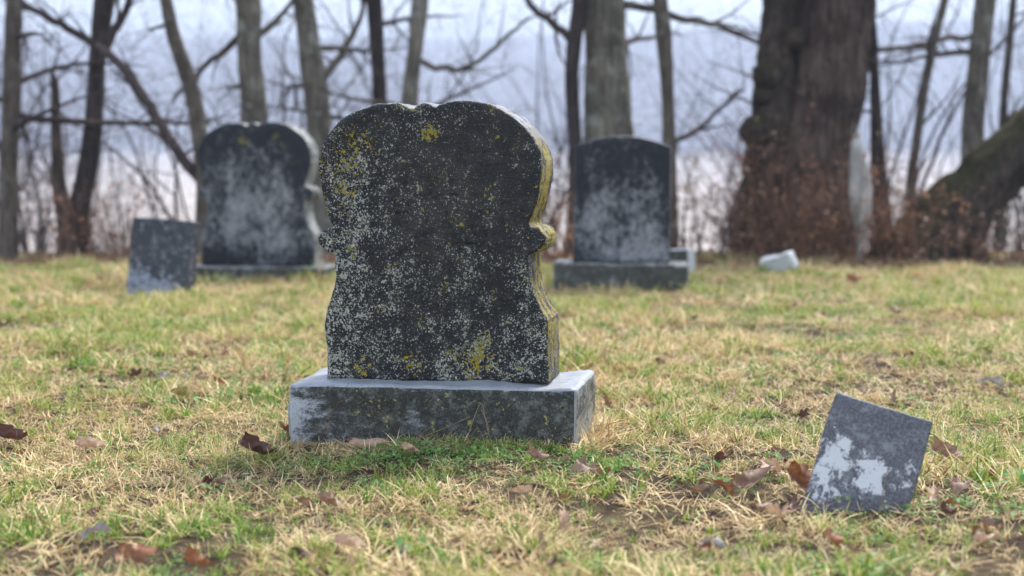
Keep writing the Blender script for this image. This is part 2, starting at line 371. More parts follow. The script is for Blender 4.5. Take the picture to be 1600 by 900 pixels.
def slab_from_outline(name, poly, depth, mats, parent=None, bev=.014, seed=0, chip=.0012, grid=.03, carving=None):
    """poly: (n,2) x,z outline counter-clockwise seen from the front; front at y=-depth/2"""
    rng = np.random.default_rng(seed); n = len(poly)
    poly = poly + rng.normal(0, chip * .35, poly.shape) * (poly[:, 1:] > .01)
    prof = [(bev, -depth / 2), (bev * .45, -depth / 2 + bev * .12), (bev * .12, -depth / 2 + bev * .45), (0, -depth / 2 + bev)]
    ys = np.linspace(-depth / 2 + bev, depth / 2 - bev, 14)[1:]
    prof += [(0, y) for y in ys] + [(bev * .3, depth / 2 - bev * .3), (bev, depth / 2)]
    V = []
    for d, y in prof:
        q = inset(poly, d) if d else poly
        if abs(y) < depth / 2 - bev * .2:
            wv_ = (vnoise(np.arange(n) * .22, np.full(n, y * 45 + 7), 1., seed + 5) - .5) * .0045 + (vnoise(np.arange(n) * .6, np.full(n, y * 120 + 3), 1., seed + 6) - .5) * .0025
            q = q + (inset(q, 1) - q) * (wv_ * (poly[:, 1] > .01))[:, None]
        V += [(a, y, b) for a, b in q]
    F = []; mi = []
    for k in range(len(prof) - 1):
        for i in range(n):
            j = (i + 1) % n
            F.append([k * n + i, (k + 1) * n + i, (k + 1) * n + j, k * n + j]); mi.append(0 if k < 2 else 1)
    for ring, sgn, cell in ((0, 1, grid), (len(prof) - 1, -1, .06)):     # faces filled by a fine worn surface
        pr = np.array([(V[ring * n + i][0], V[ring * n + i][2]) for i in range(n)]); y0 = V[ring * n][1]
        g = np.stack(np.meshgrid(np.arange(pr[:, 0].min(), pr[:, 0].max(), cell), np.arange(pr[:, 1].min(), pr[:, 1].max(), cell)), -1).reshape(-1, 2)
        g = g + rng.uniform(-.3, .3, g.shape) * cell
        ins = np.zeros(len(g), bool)
        for i in range(n):
            (xa, za), (xb, zb) = pr[i], pr[(i + 1) % n]
            c = (za > g[:, 1]) != (zb > g[:, 1])
            ins ^= c & (g[:, 0] < (xb - xa) * (g[:, 1] - za) / (zb - za + 1e-12) + xa)
        g = g[ins]; dmin = np.min(np.linalg.norm(g[:, None, :] - pr[None], axis=2), axis=1); g = g[dmin > cell * .6]; dmin = dmin[dmin > cell * .6]
        vv, _, ff, ov, _, _ = delaunay_2d_cdt([Vector(q) for q in pr] + [Vector(q) for q in g], [(i, (i + 1) % n) for i in range(n)], [], 1, 1e-6)
        dy = .0022 * (vnoise(g[:, 0], g[:, 1], 22, seed) - .5) + .0016 * (vnoise(g[:, 0], g[:, 1], 70, seed + 1) - .5) + .0012 * (vnoise(g[:, 0], g[:, 1], 160, seed + 2) - .5)
        dy = dy * smooth(dmin / .012)
        if sgn > 0 and carving is not None:
            dc = np.full(len(g), 1.)
            for q in carving: dc = np.minimum(dc, np.linalg.norm(g - q[None], axis=1))
            dy = dy + .0045 * (1 - smooth((dc - .0015) / .004)) * (vnoise(g[:, 0], g[:, 1], 28, 9) > .35)
        mp = {}
        for idx, orig in enumerate(ov):
            if orig and min(orig) < n: mp[idx] = ring * n + min(orig)
            else:
                mp[idx] = len(V); gi_ = min(orig) - n if orig else None
                V.append((vv[idx][0], y0 + (sgn * dy[gi_] if gi_ is not None else 0), vv[idx][1]))
        for f in ff: F.append([mp[q] for q in (f if sgn > 0 else f[::-1])]); mi.append(0)
    o = mesh_obj(name, V, F, mats, parent, True)
    o.data.polygons.foreach_set('material_index', mi)
    return o

def rough_block(name, sx, sy, sz, mats, parent=None, bev=.014, seed=0, amp=.003, cell=.03, z0=0., taper=0.):
    """worn block standing on z0; material 0 top and bevels, 1 front, 2 sides"""
    bm = bmesh.new(); bmesh.ops.create_cube(bm, size=1)
    for v in bm.verts:
        k = 1 - taper * (v.co.z + .5)
        v.co = Vector((v.co.x * sx * k, v.co.y * sy * k, (v.co.z + .5) * sz + z0))
    bmesh.ops.bevel(bm, geom=list(bm.edges), offset=bev, segments=3, profile=.6, affect='EDGES')
    for ax, ln in ((0, sx), (1, sy), (2, sz)):
        for k in range(1, max(2, int(ln / cell))):
            co = [0, 0, 0]; no = [0, 0, 0]; no[ax] = 1
            co[ax] = -ln / 2 + ln * k / int(ln / cell) if ax < 2 else z0 + ln * k / max(2, int(ln / cell))
            bmesh.ops.bisect_plane(bm, geom=bm.verts[:] + bm.edges[:] + bm.faces[:], plane_co=co, plane_no=no)
    bm.normal_update(); off = Vector((seed * 7.1, seed * 3.3, 0))
    mv = [(v, v.normal * (amp * mnoise.noise(v.co * 9 + off) * 1.6 + amp * .8 * mnoise.noise(v.co * 40 + off))) for v in bm.verts]
    for v, d in mv: v.co += d
    bm.normal_update()
    for f in bm.faces:
        f.smooth = True; nn = f.normal
        f.material_index = 1 if nn.y < -.9 else (2 if abs(nn.x) > .9 or nn.y > .9 else 0)
    me = bpy.data.meshes.new(name); bm.to_mesh(me); bm.free()
    return link_mesh(name, me, mats, parent)

FOOT = []   # footprints the grass keeps clear of: (x, y, rot, half width, half depth)

# outline of the main stone, traced along its front edge, then turned into metres
S = 604.0
def stone_outline(right, left, bump, cx, zb):
    L = [((x - cx) / S, (zb - y) / S) for x, y in left]; Rr = [((x - cx) / S, (zb - y) / S) for x, y in right]; B = [((x - cx) / S, (zb - y) / S) for x, y in bump]
    return Rr, L, B
right = [(853, 597), (853, 540), (852, 497), (843, 482), (833, 458), (827, 428), (826, 400), (830, 393), (840, 389), (848, 381), (850.5, 371), (848, 361), (840, 353), (829, 349),
         (828, 340), (836, 318), (843, 290), (846, 262), (843, 236), (831, 209), (811, 184), (776, 162), (735, 153), (706, 155), (689, 161.5)]
bump_ = [(689, 161.5), (680, 156), (671, 154.5), (663, 157), (656, 163.5)]
left = [(656, 163.5), (633, 155.5), (607, 155.5), (581, 161), (546, 180), (523, 204), (511, 228), (506.5, 255), (511, 286), (519, 322), (525, 342), (527, 350),
        (516, 354), (508.5, 361), (506, 371), (508.5, 381), (516, 389), (527, 394), (531, 403), (531, 436), (524, 464), (515, 489), (513, 505), (515, 560), (515, 597)]
cx = 684.
R_, L_, B_ = stone_outline(right, left, bump_, cx, 597)
out = np.concatenate([catmull(R_[:3], 10)[:-1], catmull(R_[2:], 7)[:-1], catmull(B_, 6)[:-1], catmull(L_[:23], 7)[:-1], catmull(L_[22:], 10)])
YAW = math.radians(-11)
out[:, 0] /= math.cos(YAW) * .945

def worn_lines(rows, seed):
    """points along worn carved strokes: nothing in them can be read any more"""
    rng = random.Random(seed); out_ = []
    for z, x0, x1, h in rows:
        x = x0
        while x < x1:
            kind = rng.random()
            if kind < .4:
                r = h * .42; a0, a1 = rng.uniform(0, 2), rng.uniform(3.5, 7)
                out_ += [(x + r * .8 * math.cos(a0 + (a1 - a0) * k / 14), z + r * math.sin(a0 + (a1 - a0) * k / 14)) for k in range(15)]
            elif kind < .65: out_ += [(x + h * .04 * math.sin(k), z - h * .5 + h * k / 10) for k in range(11)]
            elif kind < .85: out_ += [(x - h * .35 + h * .7 * k / 8, z + h * .4) for k in range(9)]
            x += h * rng.uniform(.75, 1.1)
    return np.array(out_)

def headstone(name, label, loc, rz, roll, die_poly, die_depth, die_mats, base, base_mats, seed, bev=.014, lean=0., grid=.03, carving=None):
    t = empty(name, loc, (lean, roll, rz)); tag(t, label, 'gravestone', 'gravestones of the burial ground')
    bw, bd, bh = base
    b = rough_block('base', bw, bd, bh + .08, base_mats, t, .017, seed, .0055, .022, z0=-.08)
    d = slab_from_outline('headstone', die_poly, die_depth, die_mats, t, bev, seed, .0012, grid, carving)
    d.location = (0, -.005, bh + .001)
    FOOT.append((loc[0], loc[1], rz, bw / 2, bd / 2))
    return t, d, b

g0 = P(690, 701, 3.70)
mainstone, die, plinth = headstone('gravestone', 'large lichen-speckled black gravestone with double-lobed top on a pale marble base',
    (g0.x + .005, 3.82, .0), YAW, math.radians(-.6), out, .185, [M['die'], M['die_side']], (.775, .34, .166),
    [M['plinth_top'], M['plinth_front'], M['plinth_side']], 3, .010, 0, .0042,
    worn_lines([(.475, -.10, .08, .034), (.43, -.10, .07, .030), (.395, -.03, .16, .026), (.348, -.12, .14, .034)], 4))
die['label'] = 'black double-lobed headstone with side knobs'; plinth['label'] = 'pale marble base with blackened front'

# the dark stone behind on the left: same pattern, larger
out2 = out * np.array([1.24, 1.24]); p = P(405, 437, 9.0)
t2, d2, b2 = headstone('gravestone', 'blurred double-lobed dark gravestone behind the leaning slab at the left', (p.x, 9.15, gz(p.x, 9.15)), math.radians(-9), 0, out2, .20,
    [M['far_die'], M['far_edge']], (.93, .38, .085), [M['far_edge'], M['far_plinth'], M['far_plinth']], 5, .02)

# arched stone on the right
arch = [(-.285, 0), (-.285, .3), (-.283, .66)]
top = [(-.283 + .566 * k / 24, .685 + .062 * (1 - (k / 12 - 1) ** 2)) for k in range(25)]
arch = np.array(([(.285, 0)] + [(.285, .685 * k / 14) for k in range(1, 14)] + top[::-1] + [(-.285, .685 * k / 14) for k in range(13, 0, -1)] + [(-.285, 0)]))
p = P(974, 455, 8.3)
t3, d3, b3 = headstone('gravestone', 'dark gravestone with a shallow arched top on a wide base, right of the main stone', (p.x, 8.5, gz(p.x, 8.5) - .01), math.radians(-5), math.radians(.6), arch, .17,
    [M['far_die2'], M['far_edge']], (.79, .36, .175), [M['far_edge'], M['far_plinth'], M['far_plinth']], 8, .014)

def small_slab(name, label, loc, rot, wd, ht, th, mats, seed, cat='gravestone', bury=.08, bev=.007, amp=.003):
    o = rough_block(name, wd, th, ht + bury, mats, None, bev, seed, amp, .022, -bury)
    o.location = loc; o.rotation_euler = rot
    FOOT.append((loc[0], loc[1], rot[2], wd / 2 + .0, th / 2 + .01))
    return tag(o, label, cat, 'gravestones of the burial ground')
p = P(247, 458, 8.1)
small_slab('gravestone', 'small square-topped slate-grey slab leaning in front of the left gravestone', (p.x, 8.15, gz(p.x, 8.15)), (math.radians(-6), math.radians(3.), math.radians(-17)),
           .385, .445, .10, [M['slab2']] * 3, 11)
p = P(1333, 806, 2.98)
small_slab('gravestone', 'small tilted grave marker with white peeling patches in the front grass', (p.x - .009, 2.985, -.036), (math.radians(-20), math.radians(13.8), math.radians(-21)),
           .212, .272, .032, [M['slab'], M['slab'], M['slab_edge']], 12)
p = P(1068, 430, 9.4)
small_slab('gravestone', 'small pale footstone half hidden behind the arched gravestone', (p.x, 9.5, gz(p.x, 9.5)), (0, math.radians(-3), math.radians(-28)), .15, .18, .13, [M['white'], M['far_plinth'], M['white']], 13)
p = P(1220, 430, 9.5)
o = small_slab('gravestone', 'toppled white stone block lying in the grass before the big oak', (p.x, 9.5, gz(p.x, 9.5) + .035), (math.radians(8), math.radians(-20), math.radians(-32)),
               .23, .10, .12, [M['white'], M['white'], M['white']], 14, bury=.02, bev=.022, amp=.012)

# ------------------------------------------------------------------ trees
class Tubes:
    def __init__(s): s.V = []; s.Q = []; s.n = 0
    def tube(s, pts, rad, sides=6, rough=0., seed=0, flute=0.):
        pts = np.array(pts, float); n = len(pts); rad = np.array(rad, float)
        T = np.gradient(pts, axis=0); T /= np.linalg.norm(T, axis=1)[:, None] + 1e-9
        up = np.array([1., 0, 0]) if abs(T[0][0]) < .8 else np.array([0, 1., 0])
        U = np.empty_like(pts); u = up
        for i in range(n):
            u = u - T[i] * u.dot(T[i]); u /= np.linalg.norm(u) + 1e-9; U[i] = u
        W = np.cross(T, U); a = np.linspace(0, 2 * math.pi, sides, endpoint=False)
        r = rad[:, None] * np.ones(sides)[None]
        if rough:
            ii = np.arange(n)[:, None] * np.ones(sides)[None]; ca, sa = np.cos(a) * 2.2, np.sin(a) * 2.2
            nz = vnoise(ii * .13 + ca[None] * 1.7, sa[None] * 2.1 + ii * .05, 1.1, seed) - .5 + .5 * (vnoise(ii * .5 + ca[None] * 5, sa[None] * 6, 1.3, seed + 1) - .5)
            r = r * (1 + rough * 2 * nz)
        r = r * (1 + .022 * np.cos(a * 13 + seed)[None] + .018 * np.cos(a * 9 + 1)[None]) if sides >= 30 else r
        if flute: r = r * (1 + flute * np.cos(a * 5 + seed)[None] * np.exp(-np.arange(n) / n * 5)[:, None])
        v = pts[:, None] + U[:, None] * (np.cos(a)[None, :, None] * r[..., None]) + W[:, None] * (np.sin(a)[None, :, None] * r[..., None])
        s.V.append(v.reshape(-1, 3)); i = np.arange(n * sides).reshape(n, sides) + s.n; j = np.roll(i, -1, 1)
        s.Q.append(np.stack([i[:-1], j[:-1], j[1:], i[1:]], -1).reshape(-1, 4)); s.n += n * sides
    def build(s, name, mat, parent=None):
        return np_mesh(name, np.concatenate(s.V), np.concatenate(s.Q), mat, parent)

def resample(pts, step):
    c = catmull(pts, 12); d = np.concatenate([[0], np.cumsum(np.linalg.norm(np.diff(c[:, :3], axis=0), axis=1))])
    n = max(4, int(d[-1] / step)); t = np.linspace(0, d[-1], n)
    return np.stack([np.interp(t, d, c[:, k]) for k in range(c.shape[1])], 1)

def grow(tb, start, dr, length, rad, level, rng, droop=0., maxlev=3, dens=1.):
    n = max(5, int(length / (.10 if level else .16))); p = np.array(start, float); d = np.array(dr, float); d /= np.linalg.norm(d)
    pts = [p.copy()]; step = length / n
    bend = np.array([rng.gauss(0, 1), rng.gauss(0, 1), rng.gauss(0, .6)]) * .03
    for i in range(n):
        d = d + bend + np.array([rng.gauss(0, .11), rng.gauss(0, .11), rng.gauss(0, .09) - droop * .03]); d /= np.linalg.norm(d)
        if rng.random() < .12: bend = -bend
        p = p + d * step; pts.append(p.copy())
    pts = np.array(pts); rr = rad * (1 - .82 * np.linspace(0, 1, n + 1) ** .9)
    tb.tube(pts, rr, 6 if level == 0 else 4 if level == 1 else 3)
    if level < maxlev:
        k = int((4 + length * 4.2) * dens) if level < 2 else int((2 + length * 6) * dens)
        for _ in range(k):
            i = rng.randint(max(1, n // 6), n); a = rng.uniform(0, 2 * math.pi)
            t = pts[i] - pts[i - 1]; t /= np.linalg.norm(t); side = np.cross(t, [math.cos(a), math.sin(a), rng.uniform(-.6, .6)]); side /= np.linalg.norm(side) + 1e-9
            grow(tb, pts[i], t * rng.uniform(.3, .9) + side * rng.uniform(.6, 1.1), length * rng.uniform(.25, .52), max(.0016, rr[i] * rng.uniform(.35, .6)), level + 1, rng, droop + .3, maxlev, dens)

def tree(name, label, D, pix, mat, limbs=(), top=5.5, nbr=9, seed=0, sides=14, rough=.10, flute=.0, br_len=1.4, group='bare trees along the edge of the burial ground', dens=.75, snag=False, low=1.0):
    """pix: (px, py, width in px) down the trunk from the top of the frame to its foot"""
    rng = random.Random(seed); k = D / FPX
    pts = [(*P(x, y, D), w_ * k * .5) for x, y, w_ in pix][::-1]
    x0, y0 = pts[0][0], pts[0][1]; foot = gz(x0, y0) - .06
    f = list(pts[0]); base = Vector((x0, y0, foot))
    pts = [(f[0], f[1], foot, f[3] * 1.25)] + ([tuple(f)] if f[2] > foot + .12 else []) + pts[1:]
    if not snag:
        a, b = np.array(pts[-2]), np.array(pts[-1]); dr = (b - a)[:3]; dr /= np.linalg.norm(dr); h = b[2]; cur = b.copy(); nseg = 6
        for i in range(nseg):
            dz = (top - h) / nseg; dr = dr * .8 + np.array([rng.gauss(0, .08), rng.gauss(0, .08), .25]); dr /= np.linalg.norm(dr)
            cur = cur.copy(); cur[:3] += dr * dz / max(.5, dr[2]); cur[3] = b[3] * (1 - .8 * (i + 1) / nseg); pts.append(tuple(cur))
    q = resample(pts, .05 if sides > 16 else .07); root = empty(name, base)
    inv = np.array([base.x, base.y, base.z])
    tb = Tubes(); tb.tube(q[:, :3] - inv, q[:, 3], sides, rough, seed, flute); tr = tb.build('trunk', mat, root)
    if snag:   # jagged broken top
        me = tr.data; zt = q[-1, 2] - inv[2]
        for v in me.vertices[-sides:]: v.co.z += rng.uniform(-.12, .10)
    cr = Tubes(); made = False
    for lp, w0, w1 in limbs:
        c = resample([(*P(x, y, D + dy), 0) for x, y, dy in lp], .08)[:, :3] - inv; n = len(c)
        rr = np.linspace(w0, w1, n) * k * .5; c = c + np.array([[rng.gauss(0, .008) for _ in range(3)] for _ in range(n)])
        cr.tube(c, rr, 7, .1, seed); made = True
        for _ in range(int(n * .45)):
            i = rng.randint(2, n - 1); t = c[i] - c[i - 1]; t /= np.linalg.norm(t) + 1e-9
            grow(cr, c[i], t + np.array([rng.gauss(0, .7), rng.gauss(0, .7), rng.gauss(.1, .6)]), rng.uniform(.25, .8), max(.003, rr[i] * .45), 1, rng, .2, 3, dens * .8)
    for _ in range(nbr):
        i = rng.choice([j for j in range(len(q)) if q[j, 2] - inv[2] > low]); c = q[i, :3] - inv; a = rng.uniform(0, 2 * math.pi)
        grow(cr, c, (math.cos(a), math.sin(a) * .7, rng.uniform(-.1, .8)), rng.uniform(.5, 1) * br_len, max(.006, min(q[i, 3] * .4, .035)), 0, rng, .3, 3, dens); made = True
    if made: cr.build('crown', M['twig'] if mat is not M['bark_grey'] else M['bark_brown'], root)
    tag(root, label, 'tree', group); return root

tree('bare_tree', 'slim dark trunk standing at the far left edge', 10.8, [(22, 0, 26), (18, 150, 27), (13, 300, 27), (12, 420, 30)], M['bark_brown'], [([(6, 182, 0), (120, 190, .1), (230, 192, .3), (330, 190, .5)], 13, 5)], seed=1, nbr=6)
tree('bare_tree', 'broken reddish snag trunk beside the dark leaning trunk', 11.2, [(85, 118, 12), (88, 200, 17), (92, 290, 22), (104, 350, 28), (108, 415, 34)], M['bark_oak'], seed=2, snag=True, nbr=0)
tree('bare_tree', 'dark trunk leaning right above the rusty shrub at the left', 11.3, [(163, 0, 32), (152, 90, 26), (148, 170, 27), (137, 260, 31), (124, 330, 34), (112, 415, 40)], M['bark_dark'], [([(150, 75, 0), (190, 30, .2), (210, -20, .3)], 16, 10)], seed=3, nbr=7)
tree('bare_tree', 'curved sapling trunk with a long limb arching off to the left', 10.4, [(258, -10, 19), (270, 50, 21), (288, 105, 23), (304, 160, 24), (314, 230, 25), (318, 300, 24), (316, 412, 26)], M['bark_brown'],
     [([(316, 285, 0), (285, 248, 0), (255, 200, .0), (215, 140, .1), (170, 85, .2), (110, 48, .3), (40, 8, .4), (0, -10, .5)], 19, 9)], seed=4, nbr=5)
tree('bare_tree', 'straight grey trunk rising behind the left gravestone', 12.0, [(388, 0, 40), (390, 90, 36), (397, 180, 40), (398, 300, 48), (398, 410, 54)], M['bark_grey'], [([(376, 55, 0), (345, 85, .1), (300, 120, .2), (270, 160, .3)], 13, 5), ([(400, 60, 0), (440, 25, .2), (470, -20, .3)], 12, 7)], seed=5, nbr=7)
tree('bare_tree', 'mottled grey trunk right of the left gravestone', 12.6, [(474, 0, 32), (483, 70, 34), (492, 130, 40), (498, 200, 40), (502, 300, 42), (505, 410, 46)], M['bark_grey'], [([(500, 130, 0), (530, 90, .2), (560, 40, .4), (570, -10, .5)], 14, 7)], seed=6, nbr=8)
tree('bare_tree', 'slender dark trunk above the left lobe of the main stone', 13.0, [(585, 0, 26), (589, 80, 23), (593, 150, 24), (596, 420, 28)], M['bark_dark'], seed=7, nbr=7)
tree('bare_tree', 'pale slender trunk above the centre of the main stone', 12.4, [(657, 0, 26), (650, 70, 24), (641, 150, 25), (636, 300, 27), (634, 420, 30)], M['bark_grey'], [([(655, 95, 0), (690, 108, .1), (740, 102, .2), (780, 65, .3), (830, 25, .4)], 10, 5)], seed=8, nbr=6)
tree('bare_tree', 'thin dark forked trunk against the broad grey trunk', 11.6, [(908, -10, 26), (898, 60, 24), (893, 120, 22), (896, 190, 20), (899, 240, 20), (900, 410, 24)], M['bark_dark'], [([(893, 62, 0), (870, 38, .1), (838, 18, .15), (822, -8, .2)], 15, 10)], seed=9, nbr=4)
tree('bare_tree', 'broad pale grey trunk behind the arched gravestone', 11.8, [(942, -10, 64), (946, 70, 66), (949, 140, 70), (950, 200, 78), (951, 300, 86), (952, 405, 104)], M['bark_grey'], [([(975, 8, 0), (1010, 12, -.1), (1060, 28, -.2), (1120, 38, -.3), (1190, 68, -.35)], 14, 7)], seed=10, nbr=5, sides=22, rough=.07)
tree('bare_tree', 'slender mossy trunk right of the broad grey trunk', 11.4, [(1030, -10, 22), (1037, 60, 24), (1042, 130, 20), (1045, 210, 20), (1047, 410, 24)], M['bark_brown'], [([(1047, 225, 0), (1090, 200, .1), (1130, 165, .2), (1160, 140, .3)], 9, 5)], seed=12, nbr=5)
tree('bare_tree', 'thin crooked sapling between the oak and the tilted trunk', 11.9, [(1478, -10, 12), (1460, 60, 14), (1444, 140, 14), (1432, 220, 14), (1424, 290, 16), (1426, 405, 18)], M['bark_brown'], seed=13, nbr=6, br_len=.9)
tree('bare_tree', 'brown trunk rising behind the mossy tilted trunk', 12.6, [(1541, -10, 34), (1534, 60, 33), (1527, 130, 34), (1520, 220, 36), (1518, 405, 40)], M['bark_grey'], [([(1528, 62, 0), (1480, 60, -.1), (1400, 76, -.3), (1300, 78, -.5), (1205, 70, -.8)], 9, 7)], seed=14, nbr=5)
tree('bare_tree', 'thin pale stem at the far right edge', 13.2, [(1584, -10, 11), (1576, 80, 12), (1568, 180, 13), (1560, 405, 15)], M['bark_brown'], seed=15, nbr=5, br_len=.9)
tree('bare_tree', 'thin dark stem close along the right flank of the oak', 11.6, [(1364, 60, 14), (1368, 150, 16), (1372, 250, 22), (1378, 330, 28), (1384, 408, 34)], M['bark_dark'], seed=16, nbr=4, br_len=.8, top=3.5)

M['stripped'] = mat_bark((.30, .28, .25), (.58, .56, .52), 0, .15, 26)
tree('stripped_stem', 'pale spindle-shaped stripped stem on a thin stalk right of the oak', 10.7, [(1336, 205, 8), (1339, 235, 20), (1341, 270, 27), (1344, 310, 32), (1346, 340, 28), (1344, 362, 14), (1342, 375, 8), (1341, 408, 8)], M['stripped'], seed=19, snag=True, nbr=0, group=None)
# the big double-stemmed oak
def oak():
    D = 11.6; k = D / FPX; rng = random.Random(31)
    b = P(1270, 405, D); base = Vector((b.x, b.y, gz(b.x, b.y) - .08)); inv = np.array(base)
    root = empty('oak_tree', base); tag(root, 'massive dark old oak trunk with a knobbly mossy second stem', 'tree', 'bare trees along the edge of the burial ground')
    def path(pix, D=D): return resample([(*P(x, y, D), w_ * k * .5) for x, y, w_ in pix], .045)
    q = path([(1240, 430, 215), (1240, 385, 188), (1241, 340, 182), (1246, 290, 162), (1258, 230, 148), (1280, 150, 138), (1296, 70, 132), (1304, -10, 128), (1312, -120, 120), (1318, -300, 108), (1330, -560, 84)])
    tb = Tubes(); tb.tube(q[:, :3] - inv, q[:, 3], 40, .085, 5, .10); tb.build('trunk', M['bark_oak'], root)
    q2 = path([(1200, 400, 64), (1196, 330, 66), (1196, 260, 62), (1205, 190, 62), (1212, 110, 58), (1216, 40, 52), (1218, -20, 50), (1206, -150, 44), (1180, -400, 30)], D - .25)
    tb = Tubes(); tb.tube(q2[:, :3] - inv, q2[:, 3], 20, .12, 9); tb.build('second_stem', M['bark_moss'], root)
    for x, y, r in ((1200, 118, 22), (1192, 150, 15), (1182, 205, 24), (1178, 240, 17), (1240, 60, 17)):
        tb = Tubes(); c = np.array(P(x, y, D - .38)) - inv; n = 9; tt = np.linspace(-1, 1, n)
        tb.tube([c + np.array([0.02 * t, -.02 * t, t * r * k]) for t in tt], np.sqrt(np.maximum(0.02, 1 - tt ** 2)) * r * k, 12, .22, x); tb.build('burl', M['bark_moss'], root)
    cr = Tubes()
    for i in range(10):
        j = rng.randint(int(len(q) * .72), len(q) - 1); a = rng.uniform(0, 6.28)
        grow(cr, q[j, :3] - inv, (math.cos(a), math.sin(a), rng.uniform(.0, .7)), rng.uniform(1.2, 2.6), .06, 0, rng, .3, 3, .6)
    for x, y in ((1150, 130), (1165, 175), (1380, 90), (1350, 40), (1180, 60)):
        c = np.array(P(1200 if x < 1250 else 1335, y, D - .2)) - inv
        grow(cr, c, (-1 if x < 1250 else 1, -.1, rng.uniform(-.2, .5)), rng.uniform(.5, .9), .012, 1, rng, .3, 3, .8)
    cr.build('crown', M['twig'], root)
oak()

def leaning_trunk():
    D = 11.0; k = D / FPX
    pix = [(1452, 425, 185), (1466, 385, 146), (1494, 337, 112), (1534, 292, 96), (1578, 252, 90), (1626, 210, 88), (1700, 145, 86), (1800, 60, 90), (1920, -30, 78), (2080, -140, 60)]
    b = P(1448, 420, D); base = Vector((b.x, b.y, gz(b.x, b.y) - .05)); inv = np.array(base)
    root = empty('leaning_tree', base); tag(root, 'thick moss-topped trunk tilting up to the right edge', 'tree')
    q = resample([(*P(x, y, D), w_ * k * .5) for x, y, w_ in pix], .05)
    tb = Tubes(); tb.tube(q[:, :3] - inv, q[:, 3], 30, .17, 21); tb.build('trunk', M['bark_moss'], root)
    rng = random.Random(5); cr = Tubes()
    for i in range(9):
        j = rng.randint(len(q) // 3, len(q) - 1)
        grow(cr, q[j, :3] - inv, (rng.gauss(0, .5), rng.gauss(0, .5), rng.uniform(.4, 1)), rng.uniform(.6, 1.4), .014, 0, rng, .1, 3, .7)
    cr.build('crown', M['twig'], root)
leaning_trunk()

# ------------------------------------------------------------------ shrubs with rusty leaves
M['rust_leaf'] = mat_leaf('rust_leaf', (.22, .09, .04), (.52, .27, .15), .3)
M['brown_leaf'] = mat_leaf('brown_leaf', (.17, .10, .07), (.42, .28, .20), .25)
def shrub(label, px, py, D, wpx, hpx, nst, seed, leaves=120, lmat='rust_leaf', smat='rust', lean=0.):
    rng = random.Random(seed); k = D / FPX; b = P(px, py, D); base = Vector((b.x, D, gz(b.x, D) - .03)); wd, ht = wpx * k / 2, hpx * k
    root = empty('shrub', base); tag(root, label, 'shrub', 'rusty winter shrubs under the trees'); st = Tubes()
    for _ in range(nst):
        x, y = rng.gauss(0, wd * .45), rng.gauss(0, .2)
        grow(st, (x, y, 0), (rng.gauss(x / wd * .4 + lean, .3), rng.gauss(0, .25), 1), ht * rng.uniform(.55, 1.1), rng.uniform(.004, .009), 0, rng, .5, 2, 1.1)
    st.build('stems', M[smat], root)
    V = np.concatenate(st.V); V = V[V[:, 2] > .08]; L, F = [], []
    for c in V[np.array([rng.randrange(len(V)) for _ in range(leaves)])] if leaves else []:
        m = Euler((rng.uniform(-1.3, 1.3), rng.uniform(-1.3, 1.3), rng.uniform(0, 6.3))).to_matrix(); s = rng.uniform(.018, .045); n = len(L)
        for q in ((-.5, 0, .12), (-.15, -.3, 0), (.3, -.22, 0), (.6, 0, .1), (.3, .22, 0), (-.15, .3, 0)): L.append(Vector(c) + m @ (Vector(q) * s))
        F += [(n, n + 1, n + 2, n + 3), (n, n + 3, n + 4, n + 5)]
    if leaves: mesh_obj('foliage', L, F, M[lmat], root)
shrub('tangled rusty shrub at the foot of the leaning left trunk', 140, 410, 11.0, 150, 130, 20, 51, 190)
shrub('sparse twiggy shrub at the far left beside the slim trunk', 55, 410, 11.2, 90, 120, 9, 52, 50, 'brown_leaf', 'twig')
shrub('thin twiggy shrub between the rusty shrub and the left slab', 215, 410, 11.4, 90, 110, 8, 53, 40, 'brown_leaf', 'twig')
shrub('rusty shrub seen between the main stone and the arched stone', 880, 415, 10.8, 60, 150, 14, 54, 170)
shrub('brown shrub right of the arched gravestone', 1090, 410, 10.9, 120, 110, 16, 55, 170, 'brown_leaf', 'twig')
shrub('dense brown brush against the left foot of the oak', 1190, 412, 10.8, 120, 190, 26, 56, 380, 'brown_leaf', 'rust')
shrub('rusty brush in front of the oak trunk', 1262, 412, 10.7, 90, 200, 28, 57, 420)
shrub('rusty bramble between the oak and the tilted trunk', 1410, 412, 10.7, 60, 130, 16, 58, 150)
shrub('loose rusty brush right of the pale stripped stem', 1380, 412, 10.9, 50, 150, 14, 61, 160)
shrub('low brush in front of the tilted trunk', 1470, 412, 10.5, 130, 90, 16, 59, 160, 'brown_leaf', 'rust')
shrub('dry weeds under the overhang of the tilted trunk', 1570, 412, 10.9, 90, 80, 10, 60, 80, 'brown_leaf', 'rust')

